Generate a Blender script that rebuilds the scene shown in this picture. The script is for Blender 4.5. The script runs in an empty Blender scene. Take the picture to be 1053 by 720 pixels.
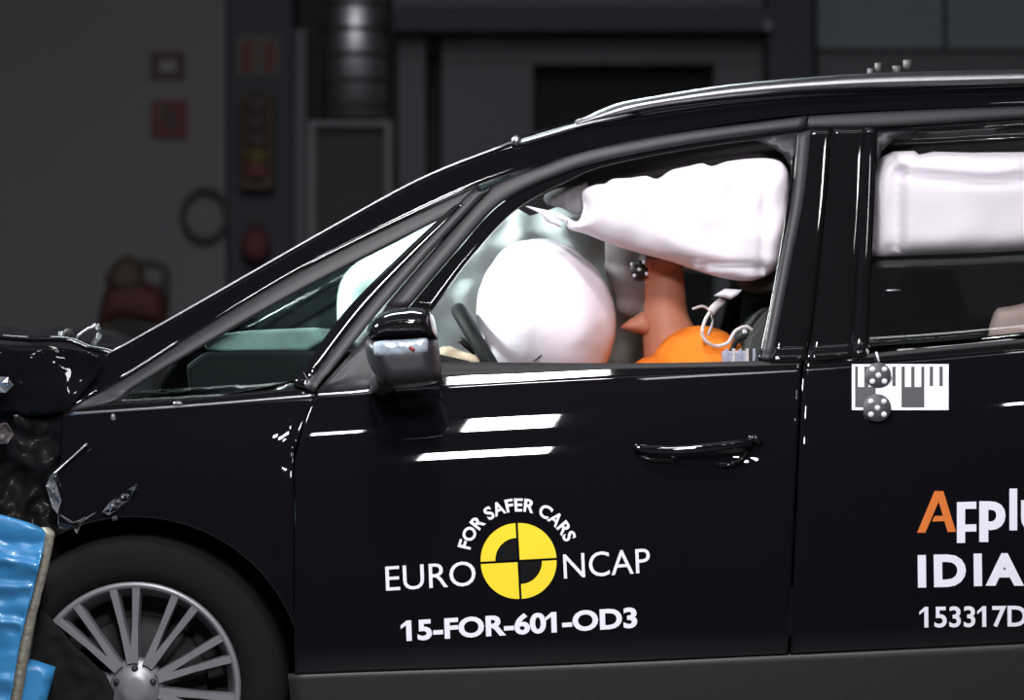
import bpy, bmesh, math, random
from mathutils import Vector, Matrix, noise
from mathutils.geometry import delaunay_2d_cdt
random.seed(7)
SC = bpy.context.scene
COL = SC.collection
D = 7.0; S0 = 464.0; CX, CY, CZ = 526.5, 360.0, 1.09

# ---------------------------------------------------------------- camera, world, lights, exposure
cam = bpy.data.cameras.new('camera'); cam_o = bpy.data.objects.new('camera', cam); COL.objects.link(cam_o)
cam_o.location = (0, -D, CZ); cam_o.rotation_euler = (math.pi/2, 0, 0)
cam.sensor_width = 36; cam.lens = S0*D*36/1053; cam.clip_end = 100
cam.dof.use_dof = True; cam.dof.focus_distance = D+0.05; cam.dof.aperture_fstop = 2.3
SC.camera = cam_o
w = bpy.data.worlds.new('hall_ambient'); SC.world = w; w.use_nodes = True
w.node_tree.nodes['Background'].inputs[0].default_value = (.75, .85, 1, 1)
w.node_tree.nodes['Background'].inputs[1].default_value = 0.012
SC.view_settings.view_transform = 'Standard'; SC.view_settings.look = 'None'
SC.view_settings.exposure = -0.22; SC.view_settings.gamma = 1

def lamp(loc, target, sx, sy, power, col=(1, .97, 1), spread=180):
    l = bpy.data.lights.new('flood_or_added_light', 'AREA'); l.shape = 'RECTANGLE'; l.size = sx; l.size_y = sy
    l.energy = power; l.color = col; l.spread = math.radians(spread)
    o = bpy.data.objects.new('flood_or_added_light', l); COL.objects.link(o); o.location = loc
    o.rotation_euler = (Vector(target)-Vector(loc)).to_track_quat('-Z', 'Y').to_euler()
    return o
TGT = (-.05, .2, 1.0)
lamp((-.15, -2.05, 4.85), TGT, .62, .40, 44, spread=110)      # high bank
lamp((-.17, -3.6, 3.7), TGT, .34, .56, 46, spread=110)      # middle bank
lamp((-.22, -4.55, 2.65), TGT, .50, .36, 42, spread=110)     # low bank, over the high speed camera
lamp((1.74, -4.0, 3.45), (1.2, .1, 1.0), .24, .10, 4, spread=110)
lamp((2.0, -2.8, 3.85), (.8, .1, 1.2),   .16, .32, 4, spread=110)  # added lamp, placed to streak the B-pillar covers
lamp((-.88, -3.6, 3.75), (-.55, .1, 1.0), .20, .10, 3, spread=110)
lamp((-.52, -3.6, 3.55), (-.3, .1, 1.0), .20, .08, 2.5, spread=110)
lamp((2.3, -2.05, 4.78), (1.6, 0, 1.0), 4.2, .10, 7, spread=120)
lamp((0, -.9, 5.4), (0, .3, 1.0), 6.0, .25, 14, spread=120)
lamp((-.6, 3.4, 4.2), (-.2, .9, 1.1), 2.2, .5, 45, col=(.82, .97, 1), spread=110)   # far side bank
lamp((-4.2, 1.3, 3.9), (.0, 1.1, 1.2), 1.0, .8, 160, col=(.96, 1, 1), spread=70)      # added lamp, brightens the passenger airbag through the windscreen

# ---------------------------------------------------------------- helpers
def P(px, py, Y=0.0):
    k = (D+Y)/D/S0
    return Vector(((px-CX)*k, Y, CZ+(CY-py)*k))

def crv(pts):
    xs = [p[0] for p in pts]; ys = [p[1] for p in pts]; n = len(pts)
    ms = []
    for i in range(n):
        if i == 0: ms.append((ys[1]-ys[0])/(xs[1]-xs[0]))
        elif i == n-1: ms.append((ys[-1]-ys[-2])/(xs[-1]-xs[-2]))
        else:
            a = (ys[i]-ys[i-1])/(xs[i]-xs[i-1]); b = (ys[i+1]-ys[i])/(xs[i+1]-xs[i])
            ms.append(0 if a*b <= 0 else 2*a*b/(a+b))
    def f(x):
        if x <= xs[0]: return ys[0]+ms[0]*(x-xs[0])
        if x >= xs[-1]: return ys[-1]+ms[-1]*(x-xs[-1])
        i = 0
        while xs[i+1] < x: i += 1
        h = xs[i+1]-xs[i]; t = (x-xs[i])/h
        return ((2*t**3-3*t*t+1)*ys[i]+(t**3-2*t*t+t)*h*ms[i]+(3*t*t-2*t**3)*ys[i+1]+(t**3-t*t)*h*ms[i+1])
    return f

def poly_at(pts, n):
    """resample a polyline smoothly to n+1 points by its index"""
    m = len(pts)-1; fx = crv([(i, p[0]) for i, p in enumerate(pts)]); fy = crv([(i, p[1]) for i, p in enumerate(pts)])
    return [(fx(m*i/n), fy(m*i/n)) for i in range(n+1)]

_mats = {}
def mat(name, col, rough=.5, metal=0, coat=0, var=.08, scale=30, bump=0, bscale=60, spec=.5, emit=None, sheen=0):
    if name in _mats: return _mats[name]
    m = bpy.data.materials.new(name); m.use_nodes = True; nt = m.node_tree; b = nt.nodes['Principled BSDF']
    b.inputs['Roughness'].default_value = rough; b.inputs['Metallic'].default_value = metal
    b.inputs['Coat Weight'].default_value = coat; b.inputs['Coat Roughness'].default_value = .02
    b.inputs['Specular IOR Level'].default_value = spec
    tc = nt.nodes.new('ShaderNodeTexCoord'); nz = nt.nodes.new('ShaderNodeTexNoise'); nz.inputs['Scale'].default_value = scale
    nt.links.new(tc.outputs['Object'], nz.inputs['Vector'])
    mx = nt.nodes.new('ShaderNodeMix'); mx.data_type = 'RGBA'
    mx.inputs['A'].default_value = (*[c*(1-var) for c in col], 1); mx.inputs['B'].default_value = (*[min(1, c*(1+var)) for c in col], 1)
    nt.links.new(nz.outputs['Fac'], mx.inputs['Factor']); nt.links.new(mx.outputs['Result'], b.inputs['Base Color'])
    if bump:
        n2 = nt.nodes.new('ShaderNodeTexNoise'); n2.inputs['Scale'].default_value = bscale; n2.inputs['Detail'].default_value = 4
        nt.links.new(tc.outputs['Object'], n2.inputs['Vector'])
        bp = nt.nodes.new('ShaderNodeBump'); bp.inputs['Strength'].default_value = bump; bp.inputs['Distance'].default_value = .01
        nt.links.new(n2.outputs['Fac'], bp.inputs['Height']); nt.links.new(bp.outputs['Normal'], b.inputs['Normal'])
    _mats[name] = m; return m

def glass_mat(name, tint, haze=0):
    m = bpy.data.materials.new(name); m.use_nodes = True; nt = m.node_tree; nt.nodes.clear()
    out = nt.nodes.new('ShaderNodeOutputMaterial'); tr = nt.nodes.new('ShaderNodeBsdfTransparent'); gl = nt.nodes.new('ShaderNodeBsdfGlossy')
    gl.inputs['Roughness'].default_value = .03; tr.inputs[0].default_value = (*tint, 1)
    fr = nt.nodes.new('ShaderNodeFresnel'); fr.inputs[0].default_value = 1.45
    mx = nt.nodes.new('ShaderNodeMixShader'); nt.links.new(fr.outputs[0], mx.inputs[0]); nt.links.new(tr.outputs[0], mx.inputs[1]); nt.links.new(gl.outputs[0], mx.inputs[2])
    last = mx
    if haze:
        df = nt.nodes.new('ShaderNodeBsdfDiffuse'); df.inputs[0].default_value = (.7, .85, .82, 1); m2 = nt.nodes.new('ShaderNodeMixShader'); m2.inputs[0].default_value = haze
        nt.links.new(mx.outputs[0], m2.inputs[1]); nt.links.new(df.outputs[0], m2.inputs[2]); last = m2
    nt.links.new(last.outputs[0], out.inputs[0]); return m

M = dict(
    paint=mat('black_car_paint', (.005, .0046, .0065), .5, coat=1, var=.1, spec=0),
    satin=mat('dark_satin_trim', (.021, .020, .023), .45, coat=0, var=.1, spec=.35),
    gloss=mat('gloss_black_trim', (.006, .006, .007), .5, coat=1, spec=0),
    rubber=mat('black_rubber', (.012, .012, .013), .7),
    sill=mat('sill_plastic', (.03, .03, .031), .5, bump=.1, bscale=200),
    silver=mat('satin_aluminium', (.36, .36, .38), .33, metal=1),
    alloy=mat('alloy_wheel_silver', (.24, .25, .27), .42, metal=.5),
    paintd=mat('scuffed_paint', (.006, .0055, .007), .5, coat=.12, var=.4, scale=10, spec=0),
    tyre=mat('tyre_rubber', (.009, .008, .0085), .9, bump=.2, bscale=90, spec=.12),
    bag=mat('white_airbag_fabric', (.92, .85, .93), .85, var=.02, bump=.12, bscale=14),
    bagp=mat('dimmed_airbag_fabric', (.78, .82, .82), .9, var=.1, scale=8, bump=.4, bscale=12),  # same white fabric, its dimmer light put into the colour
    liner=mat('grey_headliner', (.05, .046, .05), .9),
    dash=mat('dark_dashboard', (.007, .008, .008), .6, bump=.2, bscale=300, spec=.15),
    dashtop=mat('lit_dash_pad', (.20, .25, .24), .5, var=.8, scale=14),  # pale light streaks on the dash top put into the colour
    seat=mat('seat_cloth', (.03, .033, .03), .95, bump=.2, bscale=250),
    beige=mat('beige_foam', (.5, .43, .3), .8, var=.25, scale=50, bump=.6, bscale=40),
    skin=mat('dummy_vinyl_skin', (.50, .20, .12), .6, var=.12, scale=12),
    facep=mat('grey_face_paint', (.15, .12, .12), .7, var=.2, scale=14),
    shirt=mat('orange_shirt', (.9, .22, .01), .85, var=.12, scale=20, bump=.3, bscale=40),
    short=mat('dark_shorts', (.05, .05, .06), .9),
    white=mat('white_print', (.80, .80, .90), .6, var=.02),
    yellow=mat('yellow_print', (.86, .66, .008), .6, var=.03),
    orangep=mat('orange_print', (.66, .16, .015), .6, var=.03),
    blackp=mat('black_print', (.004, .004, .005), .5, spec=.1),
    markg=mat('grey_marker', (.075, .076, .082), .6),
    markd=mat('dark_marker', (.04, .041, .045), .6),
    blue=mat('blue_aluminium_sheet', (.028, .21, .46), .42, metal=0, var=.2, scale=6, coat=.4),
    comb=mat('honeycomb_edge', (.22, .21, .17), .55, metal=.3, var=.3, scale=40, bump=.6, bscale=60),
    cable=mat('pale_cable', (.55, .5, .5), .5),
    box=mat('grey_plastic_box', (.3, .32, .4), .4, var=.4, scale=60),
    lens=mat('clear_lens', (.30, .36, .42), .15, coat=1, var=.5, scale=60),
    redl=mat('red_plastic', (.25, .01, .01), .5),
    shard=mat('lamp_shard', (.35, .37, .4), .12, metal=.7, var=.6, scale=40),
    concrete=mat('hall_floor', (.10, .10, .10), .6, var=.15, scale=3),
    wallg=mat('grey_wall_paint', (.105, .105, .112), .9, var=.06, scale=1.2),
    wallgr=mat('green_grey_wall', (.12, .145, .148), .9, var=.05, scale=1.5),
    walld=mat('dark_recess_wall', (.026, .026, .031), .9),  # darkness of the recess put into the wall colour
    panelg=mat('grey_panel', (.078, .077, .088), .8, var=.06, scale=2),
    panelh=mat('light_grey_steel', (.12, .118, .13), .7),
    blues=mat('navy_steel', (.010, .014, .024), .7),
    bluep=mat('dark_violet_steel', (.014, .014, .027), .7),
    blackh=mat('black_opening', (.008, .008, .009), .9),
    duct=mat('spiral_duct_steel', (.55, .56, .6), .48, metal=1),
    mesh=mat('dark_mesh', (.03, .031, .032), .8),
    wallbar=mat('mesh_bar_steel', (.045, .045, .048), .8),
    redd=mat('dull_red', (.075, .02, .022), .8), redd2=mat('dull_maroon', (.04, .022, .024), .8),
    signw=mat('sign_cream', (.055, .055, .048), .8), yeld=mat('dull_yellow', (.07, .045, .01), .8),
    brown=mat('brown_housing', (.05, .03, .02), .8), hose=mat('dark_hose', (.025, .025, .026), .7),
    trol=mat('trolley_red', (.05, .013, .010), .8),
)
M['glass'] = glass_mat('side_window_glass', (.93, .96, .95)); M['qglass'] = glass_mat('tinted_quarter_glass', (.86, .95, .94))
M['wglass'] = glass_mat('hazy_windscreen', (.9, .95, .945), haze=.07); M['dglass'] = glass_mat('rear_window_glass', (.95, .96, .955))  # windscreen reflection haze put in as a pale diffuse layer

def link(name, me, m=None, parent=None, smooth=True):
    o = bpy.data.objects.new(name, me); COL.objects.link(o)
    if m:
        me.materials.clear(); me.materials.append(m)
    if smooth:
        for p in me.polygons: p.use_smooth = True
    if parent: o.parent = parent
    return o
def tag(o, label=None, cat=None, group=None, kind=None):
    if label: o['label'] = label
    if cat: o['category'] = cat
    if group: o['group'] = group
    if kind: o['kind'] = kind
    return o
def empty(name, label, cat, group=None, loc=(0, 0, 0)):
    o = bpy.data.objects.new(name, None); COL.objects.link(o); o.location = loc; o.empty_display_size = .05
    tag(o, label, cat, group); return o
def mk(name, verts, faces, m, parent=None, smooth=True, solid=0, off=-1, bevel=0):
    if parent is not None:
        bpy.context.view_layer.update() if False else None
        verts = [Vector(v)-Vector(parent_loc(parent)) for v in verts]
    me = bpy.data.meshes.new(name); me.from_pydata([tuple(v) for v in verts], [], faces); me.update()
    bm = bmesh.new(); bm.from_mesh(me); bmesh.ops.remove_doubles(bm, verts=bm.verts, dist=1e-6)
    if not solid: bmesh.ops.recalc_face_normals(bm, faces=bm.faces)
    bm.to_mesh(me); bm.free()
    o = link(name, me, m, parent, smooth)
    if solid:
        md = o.modifiers.new('thickness', 'SOLIDIFY'); md.thickness = solid; md.offset = off
    if bevel:
        md = o.modifiers.new('bevel', 'BEVEL'); md.width = bevel; md.segments = 2
    return o
def parent_loc(p):
    v = Vector((0, 0, 0))
    while p is not None: v += p.location; p = p.parent
    return v

W = 1.9                                  # car width; the far side is Y -> W - Y
# side surface of the car: Y as a function of the picture position of the near side
Sb = crv([(0, 431), (60, 426), (180, 418), (326, 407), (460, 397.5), (640, 387.5), (820, 379.5), (1053, 361), (1110, 356)])
Gb = crv([(400, 384), (455, 375), (640, 376), (790, 373.5), (890, 366.5), (1053, 351), (1110, 346)])
Rb = crv([(200, 700), (300, 693), (550, 684), (800, 673), (1053, 661), (1110, 658)])
_th = crv([(-3, 27), (0, 27), (12, 25.5), (24, 23.5), (36, 20.5), (50, 17), (66, 13), (80, 9), (105, 4), (150, 1.5), (250, 0), (300, -3), (420, -8)])
_tab = [0.085]
for i in range(420): _tab.append(_tab[-1]-math.tan(math.radians(_th(i)))/S0)
def gauss(px, py, cx, cy, rx, ry): return math.exp(-((px-cx)/rx)**2-((py-cy)/ry)**2)
def YS(px, py):
    s = py-Sb(px)
    if s <= 0:
        y = .085+min(-s, 11)*.001244+max(min(-s, 18)-11, 0)*.003+max(-s-18, 0)*.00074
    else:
        i = min(int(s), 418); t = min(s-i, 1) if s < 419 else 1
        y = _tab[i]*(1-t)+_tab[i+1]*t
    if px < 330: y += ((330-px)/330)**2*.035
    y += .011*gauss(px, py, 748, 469, 26, 9)+.009*gauss(px, py, 684, 467, 24, 8)
    r = py-Rb(px)
    if r > 0: y += r*.0008
    if 20 < s < 110 and px < 303: y += .004*gauss(px, py, 303, 462, 14, 30)
    return y
def PS(px, py, off=0):
    return P(px, py, YS(px, py)+off)
def mir(v): return Vector((v[0], W-v[1], v[2]))

def grid_mesh(name, rows, m, parent, solid=0, off=-1, far=False, smooth=True):
    n = len(rows[0]); vs = [v for r in rows for v in r]
    if far: vs = [mir(v) for v in vs]
    fs = []
    for j in range(len(rows)-1):
        for i in range(n-1):
            a = j*n+i; q = (a, a+n, a+n+1, a+1)
            fs.append(q[::-1] if far else q)
    return mk(name, vs, fs, m, parent, smooth, solid, off)
def ribbon(name, A, B, m, parent, n=40, k=6, off=0, bulge=0, solid=.012, far=False, Y=None):
    a = poly_at(A, n); b = poly_at(B, n); rows = []
    for j in range(k+1):
        v = j/k; r = []
        for i in range(n+1):
            px = a[i][0]*(1-v)+b[i][0]*v; py = a[i][1]*(1-v)+b[i][1]*v
            y = (YS(px, py) if Y is None else Y)+(off(px) if callable(off) else off)-bulge*math.sin(math.pi*v)
            r.append(P(px, py, y))
        rows.append(r)
    return grid_mesh(name, rows, m, parent, solid, far=far)
def patch(name, xl, xr, T, B, m, parent, nx=120, nz=80, off=0, solid=.012, far=False):
    rows = []
    for j in range(nz+1):
        v = j/nz; r = []
        for i in range(nx+1):
            px = xl(v)+(xr(v)-xl(v))*i/nx; py = T(px)+v*(B(px)-T(px))
            r.append(PS(px, py, off))
        rows.append(r)
    return grid_mesh(name, rows, m, parent, solid, far=far)

def inside(x, y, pl):
    c = False; j = len(pl)-1
    for i in range(len(pl)):
        if (pl[i][1] > y) != (pl[j][1] > y) and x < (pl[j][0]-pl[i][0])*(y-pl[i][1])/(pl[j][1]-pl[i][1])+pl[i][0]: c = not c
        j = i
    return c
def dist(x, y, pl):
    d = 1e9
    for i in range(len(pl)):
        ax, ay = pl[i]; bx, by = pl[(i+1) % len(pl)]; vx, vy = bx-ax, by-ay; L = vx*vx+vy*vy
        t = max(0, min(1, ((x-ax)*vx+(y-ay)*vy)/L)) if L else 0
        d = min(d, math.hypot(x-ax-t*vx, y-ay-t*vy))
    return d
def smooth_loop(pts, n=4):
    out = []; m = len(pts)
    for i in range(m):
        p0, p1, p2, p3 = [Vector(pts[(i+q-1) % m]) for q in range(4)]
        for k in range(n):
            t = k/n
            out.append(tuple(.5*((2*p1)+(-p0+p2)*t+(2*p0-5*p1+4*p2-p3)*t*t+(-p0+3*p1-3*p2+p3)*t**3)))
    return out
def cdt(outline, step):
    pts = [Vector(p) for p in outline]; n = len(pts)
    x0 = min(p[0] for p in outline); x1 = max(p[0] for p in outline); y0 = min(p[1] for p in outline); y1 = max(p[1] for p in outline)
    j = 0; y = y0+step/2
    while y < y1:
        x = x0+(step/2 if j % 2 else step)
        while x < x1:
            if inside(x, y, outline) and dist(x, y, outline) > step*.45: pts.append(Vector((x, y)))
            x += step
        y += step*.87; j += 1
    v, e, f, *_ = delaunay_2d_cdt(pts, [], [list(range(n))], 1, 1e-4)
    return [tuple(p) for p in v], [tuple(q) for q in f]
def cushion(name, outline, Y, depth, R, m, parent, step=7, wr=0, wscale=12, back=1.0, yf=None, minth=.003, seed=0, wf=None):
    """an inflated shape with this outline: both faces bulge away from the plane at Y"""
    v, f = cdt(outline, step); verts = []; n = len(v); ds = [dist(x, y, outline) for x, y in v]
    def hh(i):
        t = min(ds[i]/R, 1); return depth*math.sqrt(max(0, 1-(1-t)**2))
    idx = {}
    for s in (-1, 1):
        for i, (x, y) in enumerate(v):
            base = Y if yf is None else yf(x, y)
            h = hh(i); ww = 0
            if wr and h > 1e-4: ww = wr*min(1, ds[i]/(R*.4))*noise.noise(Vector((x/100*wscale/4, y/100*wscale/4+seed, s*3.1)))
            if wf and h > 1e-4: ww += wf(x, y)*min(1, ds[i]/6)
            hv = (h*(1 if s < 0 else back)+ww+minth)
            verts.append(P(x, y, base+s*hv) if True else None)
    faces = []
    for q in f:
        faces.append(q); faces.append(tuple(i+n for i in q[::-1]))
    # rim
    be = {}
    for q in f:
        for a, b in zip(q, q[1:]+q[:1]): be[(a, b)] = 1
    for a, b in list(be):
        if (b, a) not in be: faces.append((b, a, a+n, b+n))
    # keep perspective out of the thickness: x,z of the back face taken from the front position
    for i in range(n):
        x, y = v[i]; base = Y if yf is None else yf(x, y); c = P(x, y, base)
        for k in (i, i+n): verts[k] = Vector((c.x, verts[k].y, c.z))
    return mk(name, verts, faces, m, parent)
def sheet(name, outline, yf, m, parent, step=6, solid=.006, smooth=True, off=-1):
    v, f = cdt(outline, step)
    return mk(name, [P(x, y, yf(x, y)) for x, y in v], [q[::-1] for q in f], m, parent, smooth, solid, off)
def box(name, x0, x1, y0, y1, z0, z1, m, parent=None, bevel=0):
    vs = [(x, y, z) for x in (x0, x1) for y in (y0, y1) for z in (z0, z1)]
    return mk(name, vs, [(0, 1, 3, 2), (4, 6, 7, 5), (0, 4, 5, 1), (2, 3, 7, 6), (0, 2, 6, 4), (1, 5, 7, 3)], m, parent, False, bevel=bevel)
def pbox(name, px0, px1, py0, py1, Y0, Y1, m, parent=None, bevel=0):
    a = P(px0, py1, Y0); b = P(px1, py0, Y0)
    return box(name, a.x, b.x, Y0, Y1, a.z, b.z, m, parent, bevel)
def tube(name, pts, r, m, parent=None, seg=8, closed=False, sub=5):
    pts = [Vector(p) for p in pts]
    if sub > 1 and len(pts) > 2:
        fx = [crv([(i, p[c]) for i, p in enumerate(pts)]) for c in range(3)]
        N = (len(pts)-1)*sub; q = [Vector([f((len(pts)-1)*i/N) for f in fx]) for i in range(N+1)]
        if not callable(r): rr = [r]*len(q)
        else: rr = [r(i/N) for i in range(N+1)]
        pts = q
    else: rr = [r(i/(len(pts)-1)) if callable(r) else r for i in range(len(pts))]
    vs = []; fs = []; n = len(pts); up = Vector((0, 0, 1))
    for i, p in enumerate(pts):
        t = (pts[min(i+1, n-1)]-pts[max(i-1, 0)]).normalized()
        a = t.cross(up)
        if a.length < .1: a = t.cross(Vector((0, 1, 0)))
        a.normalize(); b = t.cross(a)
        for k in range(seg):
            an = 2*math.pi*k/seg; vs.append(p+rr[i]*(a*math.cos(an)+b*math.sin(an)))
    for i in range(n-1):
        for k in range(seg): fs.append((i*seg+k, i*seg+(k+1) % seg, (i+1)*seg+(k+1) % seg, (i+1)*seg+k))
    fs.append(tuple(range(seg))[::-1]); fs.append(tuple((n-1)*seg+k for k in range(seg)))
    return mk(name, vs, fs, m, parent)
def lathe(name, prof, c, m, parent=None, seg=64, axis=Vector((0, 1, 0)), arc=None):
    """prof: (radius, offset along axis)"""
    axis = axis.normalized(); a = axis.cross(Vector((0, 0, 1)))
    if a.length < .1: a = Vector((1, 0, 0))
    a.normalize(); b = a.cross(axis); vs = []; fs = []; n = len(prof)
    for k in range(seg):
        an = 2*math.pi*k/seg
        for r, h in prof: vs.append(Vector(c)+axis*h+r*(a*math.cos(an)+b*math.sin(an)))
    for k in range(seg):
        k2 = (k+1) % seg
        for i in range(n-1): fs.append((k*n+i, k*n+i+1, k2*n+i+1, k2*n+i))
    return mk(name, vs, fs, m, parent)
def ellipsoid_v(c, r, rot=None, su=32, sv=20, fn=None):
    vs = []; fs = []
    for j in range(sv+1):
        ph = math.pi*j/sv
        for i in range(su):
            th = 2*math.pi*i/su; d = Vector((math.sin(ph)*math.cos(th), math.sin(ph)*math.sin(th), math.cos(ph)))
            k = 1 if fn is None else fn(d)
            v = Vector((d.x*r[0]*k, d.y*r[1]*k, d.z*r[2]*k))
            if rot: v = rot @ v
            vs.append(Vector(c)+v)
    for j in range(sv):
        for i in range(su): fs.append((j*su+i, j*su+(i+1) % su, (j+1)*su+(i+1) % su, (j+1)*su+i))
    return vs, fs
def ellipsoid(name, c, r, m, parent=None, rot=None, su=32, sv=20, fn=None):
    v, f = ellipsoid_v(c, r, rot, su, sv, fn); return mk(name, v, f, m, parent)

# ---------------------------------------------------------------- setting: hall
box('floor', -12, 12, -14, 9, -.1, 0, M['concrete'])['kind'] = 'structure'
BY = 6.0
def back(name, x0, x1, y0, y1, m, dy=0, th=.2, bevel=0, parent=None):
    return pbox(name, x0, x1, y0, y1, BY+dy-th, BY+dy, M[m], parent, bevel)
def st(o): o['kind'] = 'structure'; return o
FL = 632                                    # picture row of the floor line at the back wall
st(back('wall_back', -1600, 3000, -900, FL, 'walld', dy=.9))
st(back('wall_left', -1600, 232, -900, FL, 'wallg', dy=0, th=.3))
st(back('wall_right', 840, 3000, -900, 50, 'wallgr', dy=.3, th=.25))
st(back('trim_1', 838, 3000, 50, 84, 'panelg', dy=.32, th=.2))
st(back('trim_2', 970, 974, -900, 50, 'walld', dy=.07, th=.02))
o = back('structural_column', 235, 300, -900, FL, 'blues', dy=.05, th=.35)
tag(o, 'dark navy steel column beside the pale left wall, carrying a red and cream sign', 'column')
o = back('structural_column', 790, 836, -900, FL, 'bluep', dy=.1, th=.35)
tag(o, 'dark violet steel column at the right edge of the grey panelled box, beside the green-grey wall', 'column')
o = back('steel_pole', 303, 315, 30, FL, 'panelg', dy=-.1, th=.06)
tag(o, 'thin grey upright pole right of the navy column', 'pole')
st(back('trim_3', 410, 437, 26, FL, 'panelg', dy=.1, th=.1))
st(back('trim_4', 405, 790, -30, 8, 'panelg', dy=.1, th=.1))
o = back('steel_beam', 405, 797, 9, 31, 'bluep', dy=0, th=.3)
tag(o, 'dark horizontal steel beam running above the grey panelled box', 'beam')
o = pbox('beam_bolt', 786, 794, 21, 31, BY-.33, BY-.3, M['panelh'], o); 
cab = empty('control_booth', 'large grey panelled booth with a black opening behind the car roof', 'booth', loc=P(620, FL, BY))
back('front_panel', 455, 548, 34, FL, 'panelg', dy=.15, th=.1, parent=cab)
back('front_panel', 735, 790, 34, FL, 'panelg', dy=.15, th=.1, parent=cab)
back('top_panel', 548, 735, 34, 66, 'panelg', dy=.15, th=.1, parent=cab)
back('dark_opening', 549, 734, 66, FL, 'blackh', dy=.35, th=.05, parent=cab)  # black sheet standing in for the shade inside the opening
# spiral duct
dct = empty('spiral_duct', 'round spiral metal ventilation duct coming down onto the mesh cabinet', 'duct', loc=P(365, 122, BY))
a = P(365, 122, BY-.1); b = P(365, -60, BY-.1)
lathe('duct_pipe', [(0, 0), (.125, 0), (.125, b.z-a.z), (0, b.z-a.z)], a, M['duct'], dct, axis=Vector((0, 0, 1)), seg=48)
for k in range(7):
    z = P(0, 110-k*26, BY-.1).z-a.z
    lathe('seam_ring', [(.124, z-.012), (.133, z-.006), (.133, z+.006), (.124, z+.012)], a, M['mesh'], dct, axis=Vector((0, 0, 1)), seg=40)
fr = empty('mesh_cabinet', 'dark mesh-fronted cabinet with a grey frame under the spiral duct', 'cabinet', loc=P(357, FL, BY))
back('cabinet_frame', 317, 324, 124, FL, 'panelh', dy=-.15, th=.05, parent=fr); back('cabinet_frame', 396, 403, 124, FL, 'panelh', dy=-.15, th=.05, parent=fr)
back('cabinet_frame', 324, 396, 124, 130, 'panelh', dy=-.15, th=.05, parent=fr)
back('mesh_panel', 324, 396, 130, FL, 'mesh', dy=.25, th=.35, parent=fr)
for k in range(9): back('mesh_bar', 328+k*8, 330+k*8, 130, 330, 'wallbar', dy=-.1, th=.02, parent=fr)
# signs and fittings on the left wall and column
s = back('wall_sign', 155, 190, 53, 81, 'redd2', dy=-.3, th=.02); tag(s, 'small dull maroon sign with a pale centre, upper of two on the left wall', 'sign')
pbox('pale_panel', 164, 181, 62, 74, BY-.328, BY-.32, M['panelh'], s)
s = back('wall_sign', 156, 193, 103, 143, 'redd', dy=-.3, th=.02); tag(s, 'small dull red sign, lower of two on the left wall', 'sign')
pbox('pale_panel', 170, 181, 112, 134, BY-.328, BY-.32, M['redd2'], s)
pbox('pale_panel', 164, 168, 108, 118, BY-.328, BY-.32, M['signw'], s)
s = back('column_sign', 243, 288, 36, 80, 'signw', dy=-.3, th=.02); tag(s, 'cream sign with two red bars on the navy column', 'sign')
pbox('red_bar', 248, 259, 42, 74, BY-.328, BY-.32, M['redd'], s); pbox('red_bar', 272, 283, 42, 74, BY-.328, BY-.32, M['redd'], s)
sg = empty('signal_unit', 'dark housing with dull red, brown and yellow round lamps on the navy column', 'signal', loc=P(262, 195, BY-.35))
pbox('housing', 246, 282, 95, 196, BY-.42, BY-.3, M['brown'], sg, .02)
for (y, c) in ((108, 'redd2'), (126, 'redd2'), (144, 'redd2'), (161, 'yeld'), (175, 'redd')):
    ellipsoid('round_lamp', P(264, y, BY-.44), (.05, .03, .04), M[c], sg, su=16, sv=10)
o = ellipsoid('alarm_bell', P(263, 252, BY-.42), (.06, .07, .07), M['redd']); tag(o, 'dull red round bell low on the navy column', 'bell')
tube('bell_mount', [P(263, 226, BY-.36), P(263, 240, BY-.36)], .03, M['redd2'], o)
# hose coil
c = P(211, 221, BY-.36); cp = [c+Vector((math.cos(t)*(.088), 0, math.sin(t)*.10)) for t in [i*2*math.pi/24 for i in range(25)]]
o = tube('hose_coil', cp, .013, M['hose'], sub=1); tag(o, 'ring of dark hose hanging on the left wall beside the navy column', 'hose')
# red trolley
tr = empty('fire_trolley', 'blurred dark red wheeled extinguisher trolley with a looped handle against the left wall', 'trolley', loc=P(135, FL, BY-.9))
cushion('trolley_body', smooth_loop([(100, 345), (104, 310), (116, 288), (135, 284), (155, 292), (170, 300), (172, 330), (165, 335), (120, 328)], 3), BY-.9, .1, 14, M['trol'], tr)
cushion('cylinder_top', smooth_loop([(108, 292), (116, 272), (132, 262), (146, 272), (148, 295), (128, 302)], 3), BY-.95, .08, 12, M['brown'], tr)
tube('looped_handle', [P(145, 272, BY-.85), P(160, 272, BY-.85), P(171, 282, BY-.85), P(171, 305, BY-.85), P(166, 330, BY-.85)], .018, M['hose'], tr)
pbox('support_frame', 104, 112, 330, 560, BY-.93, BY-.87, M['brown'], tr); pbox('support_frame', 160, 168, 325, 560, BY-.93, BY-.87, M['brown'], tr)
for x in (112, 160):
    rr = P(0, 0, BY-.95).z-P(0, 36, BY-.95).z; c = P(x, FL, BY-.95); c.z = rr
    lathe('wheel', [(0, -.03), (rr, -.03), (rr, .03), (0, .03)], c, M['hose'], tr, seg=24)

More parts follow.
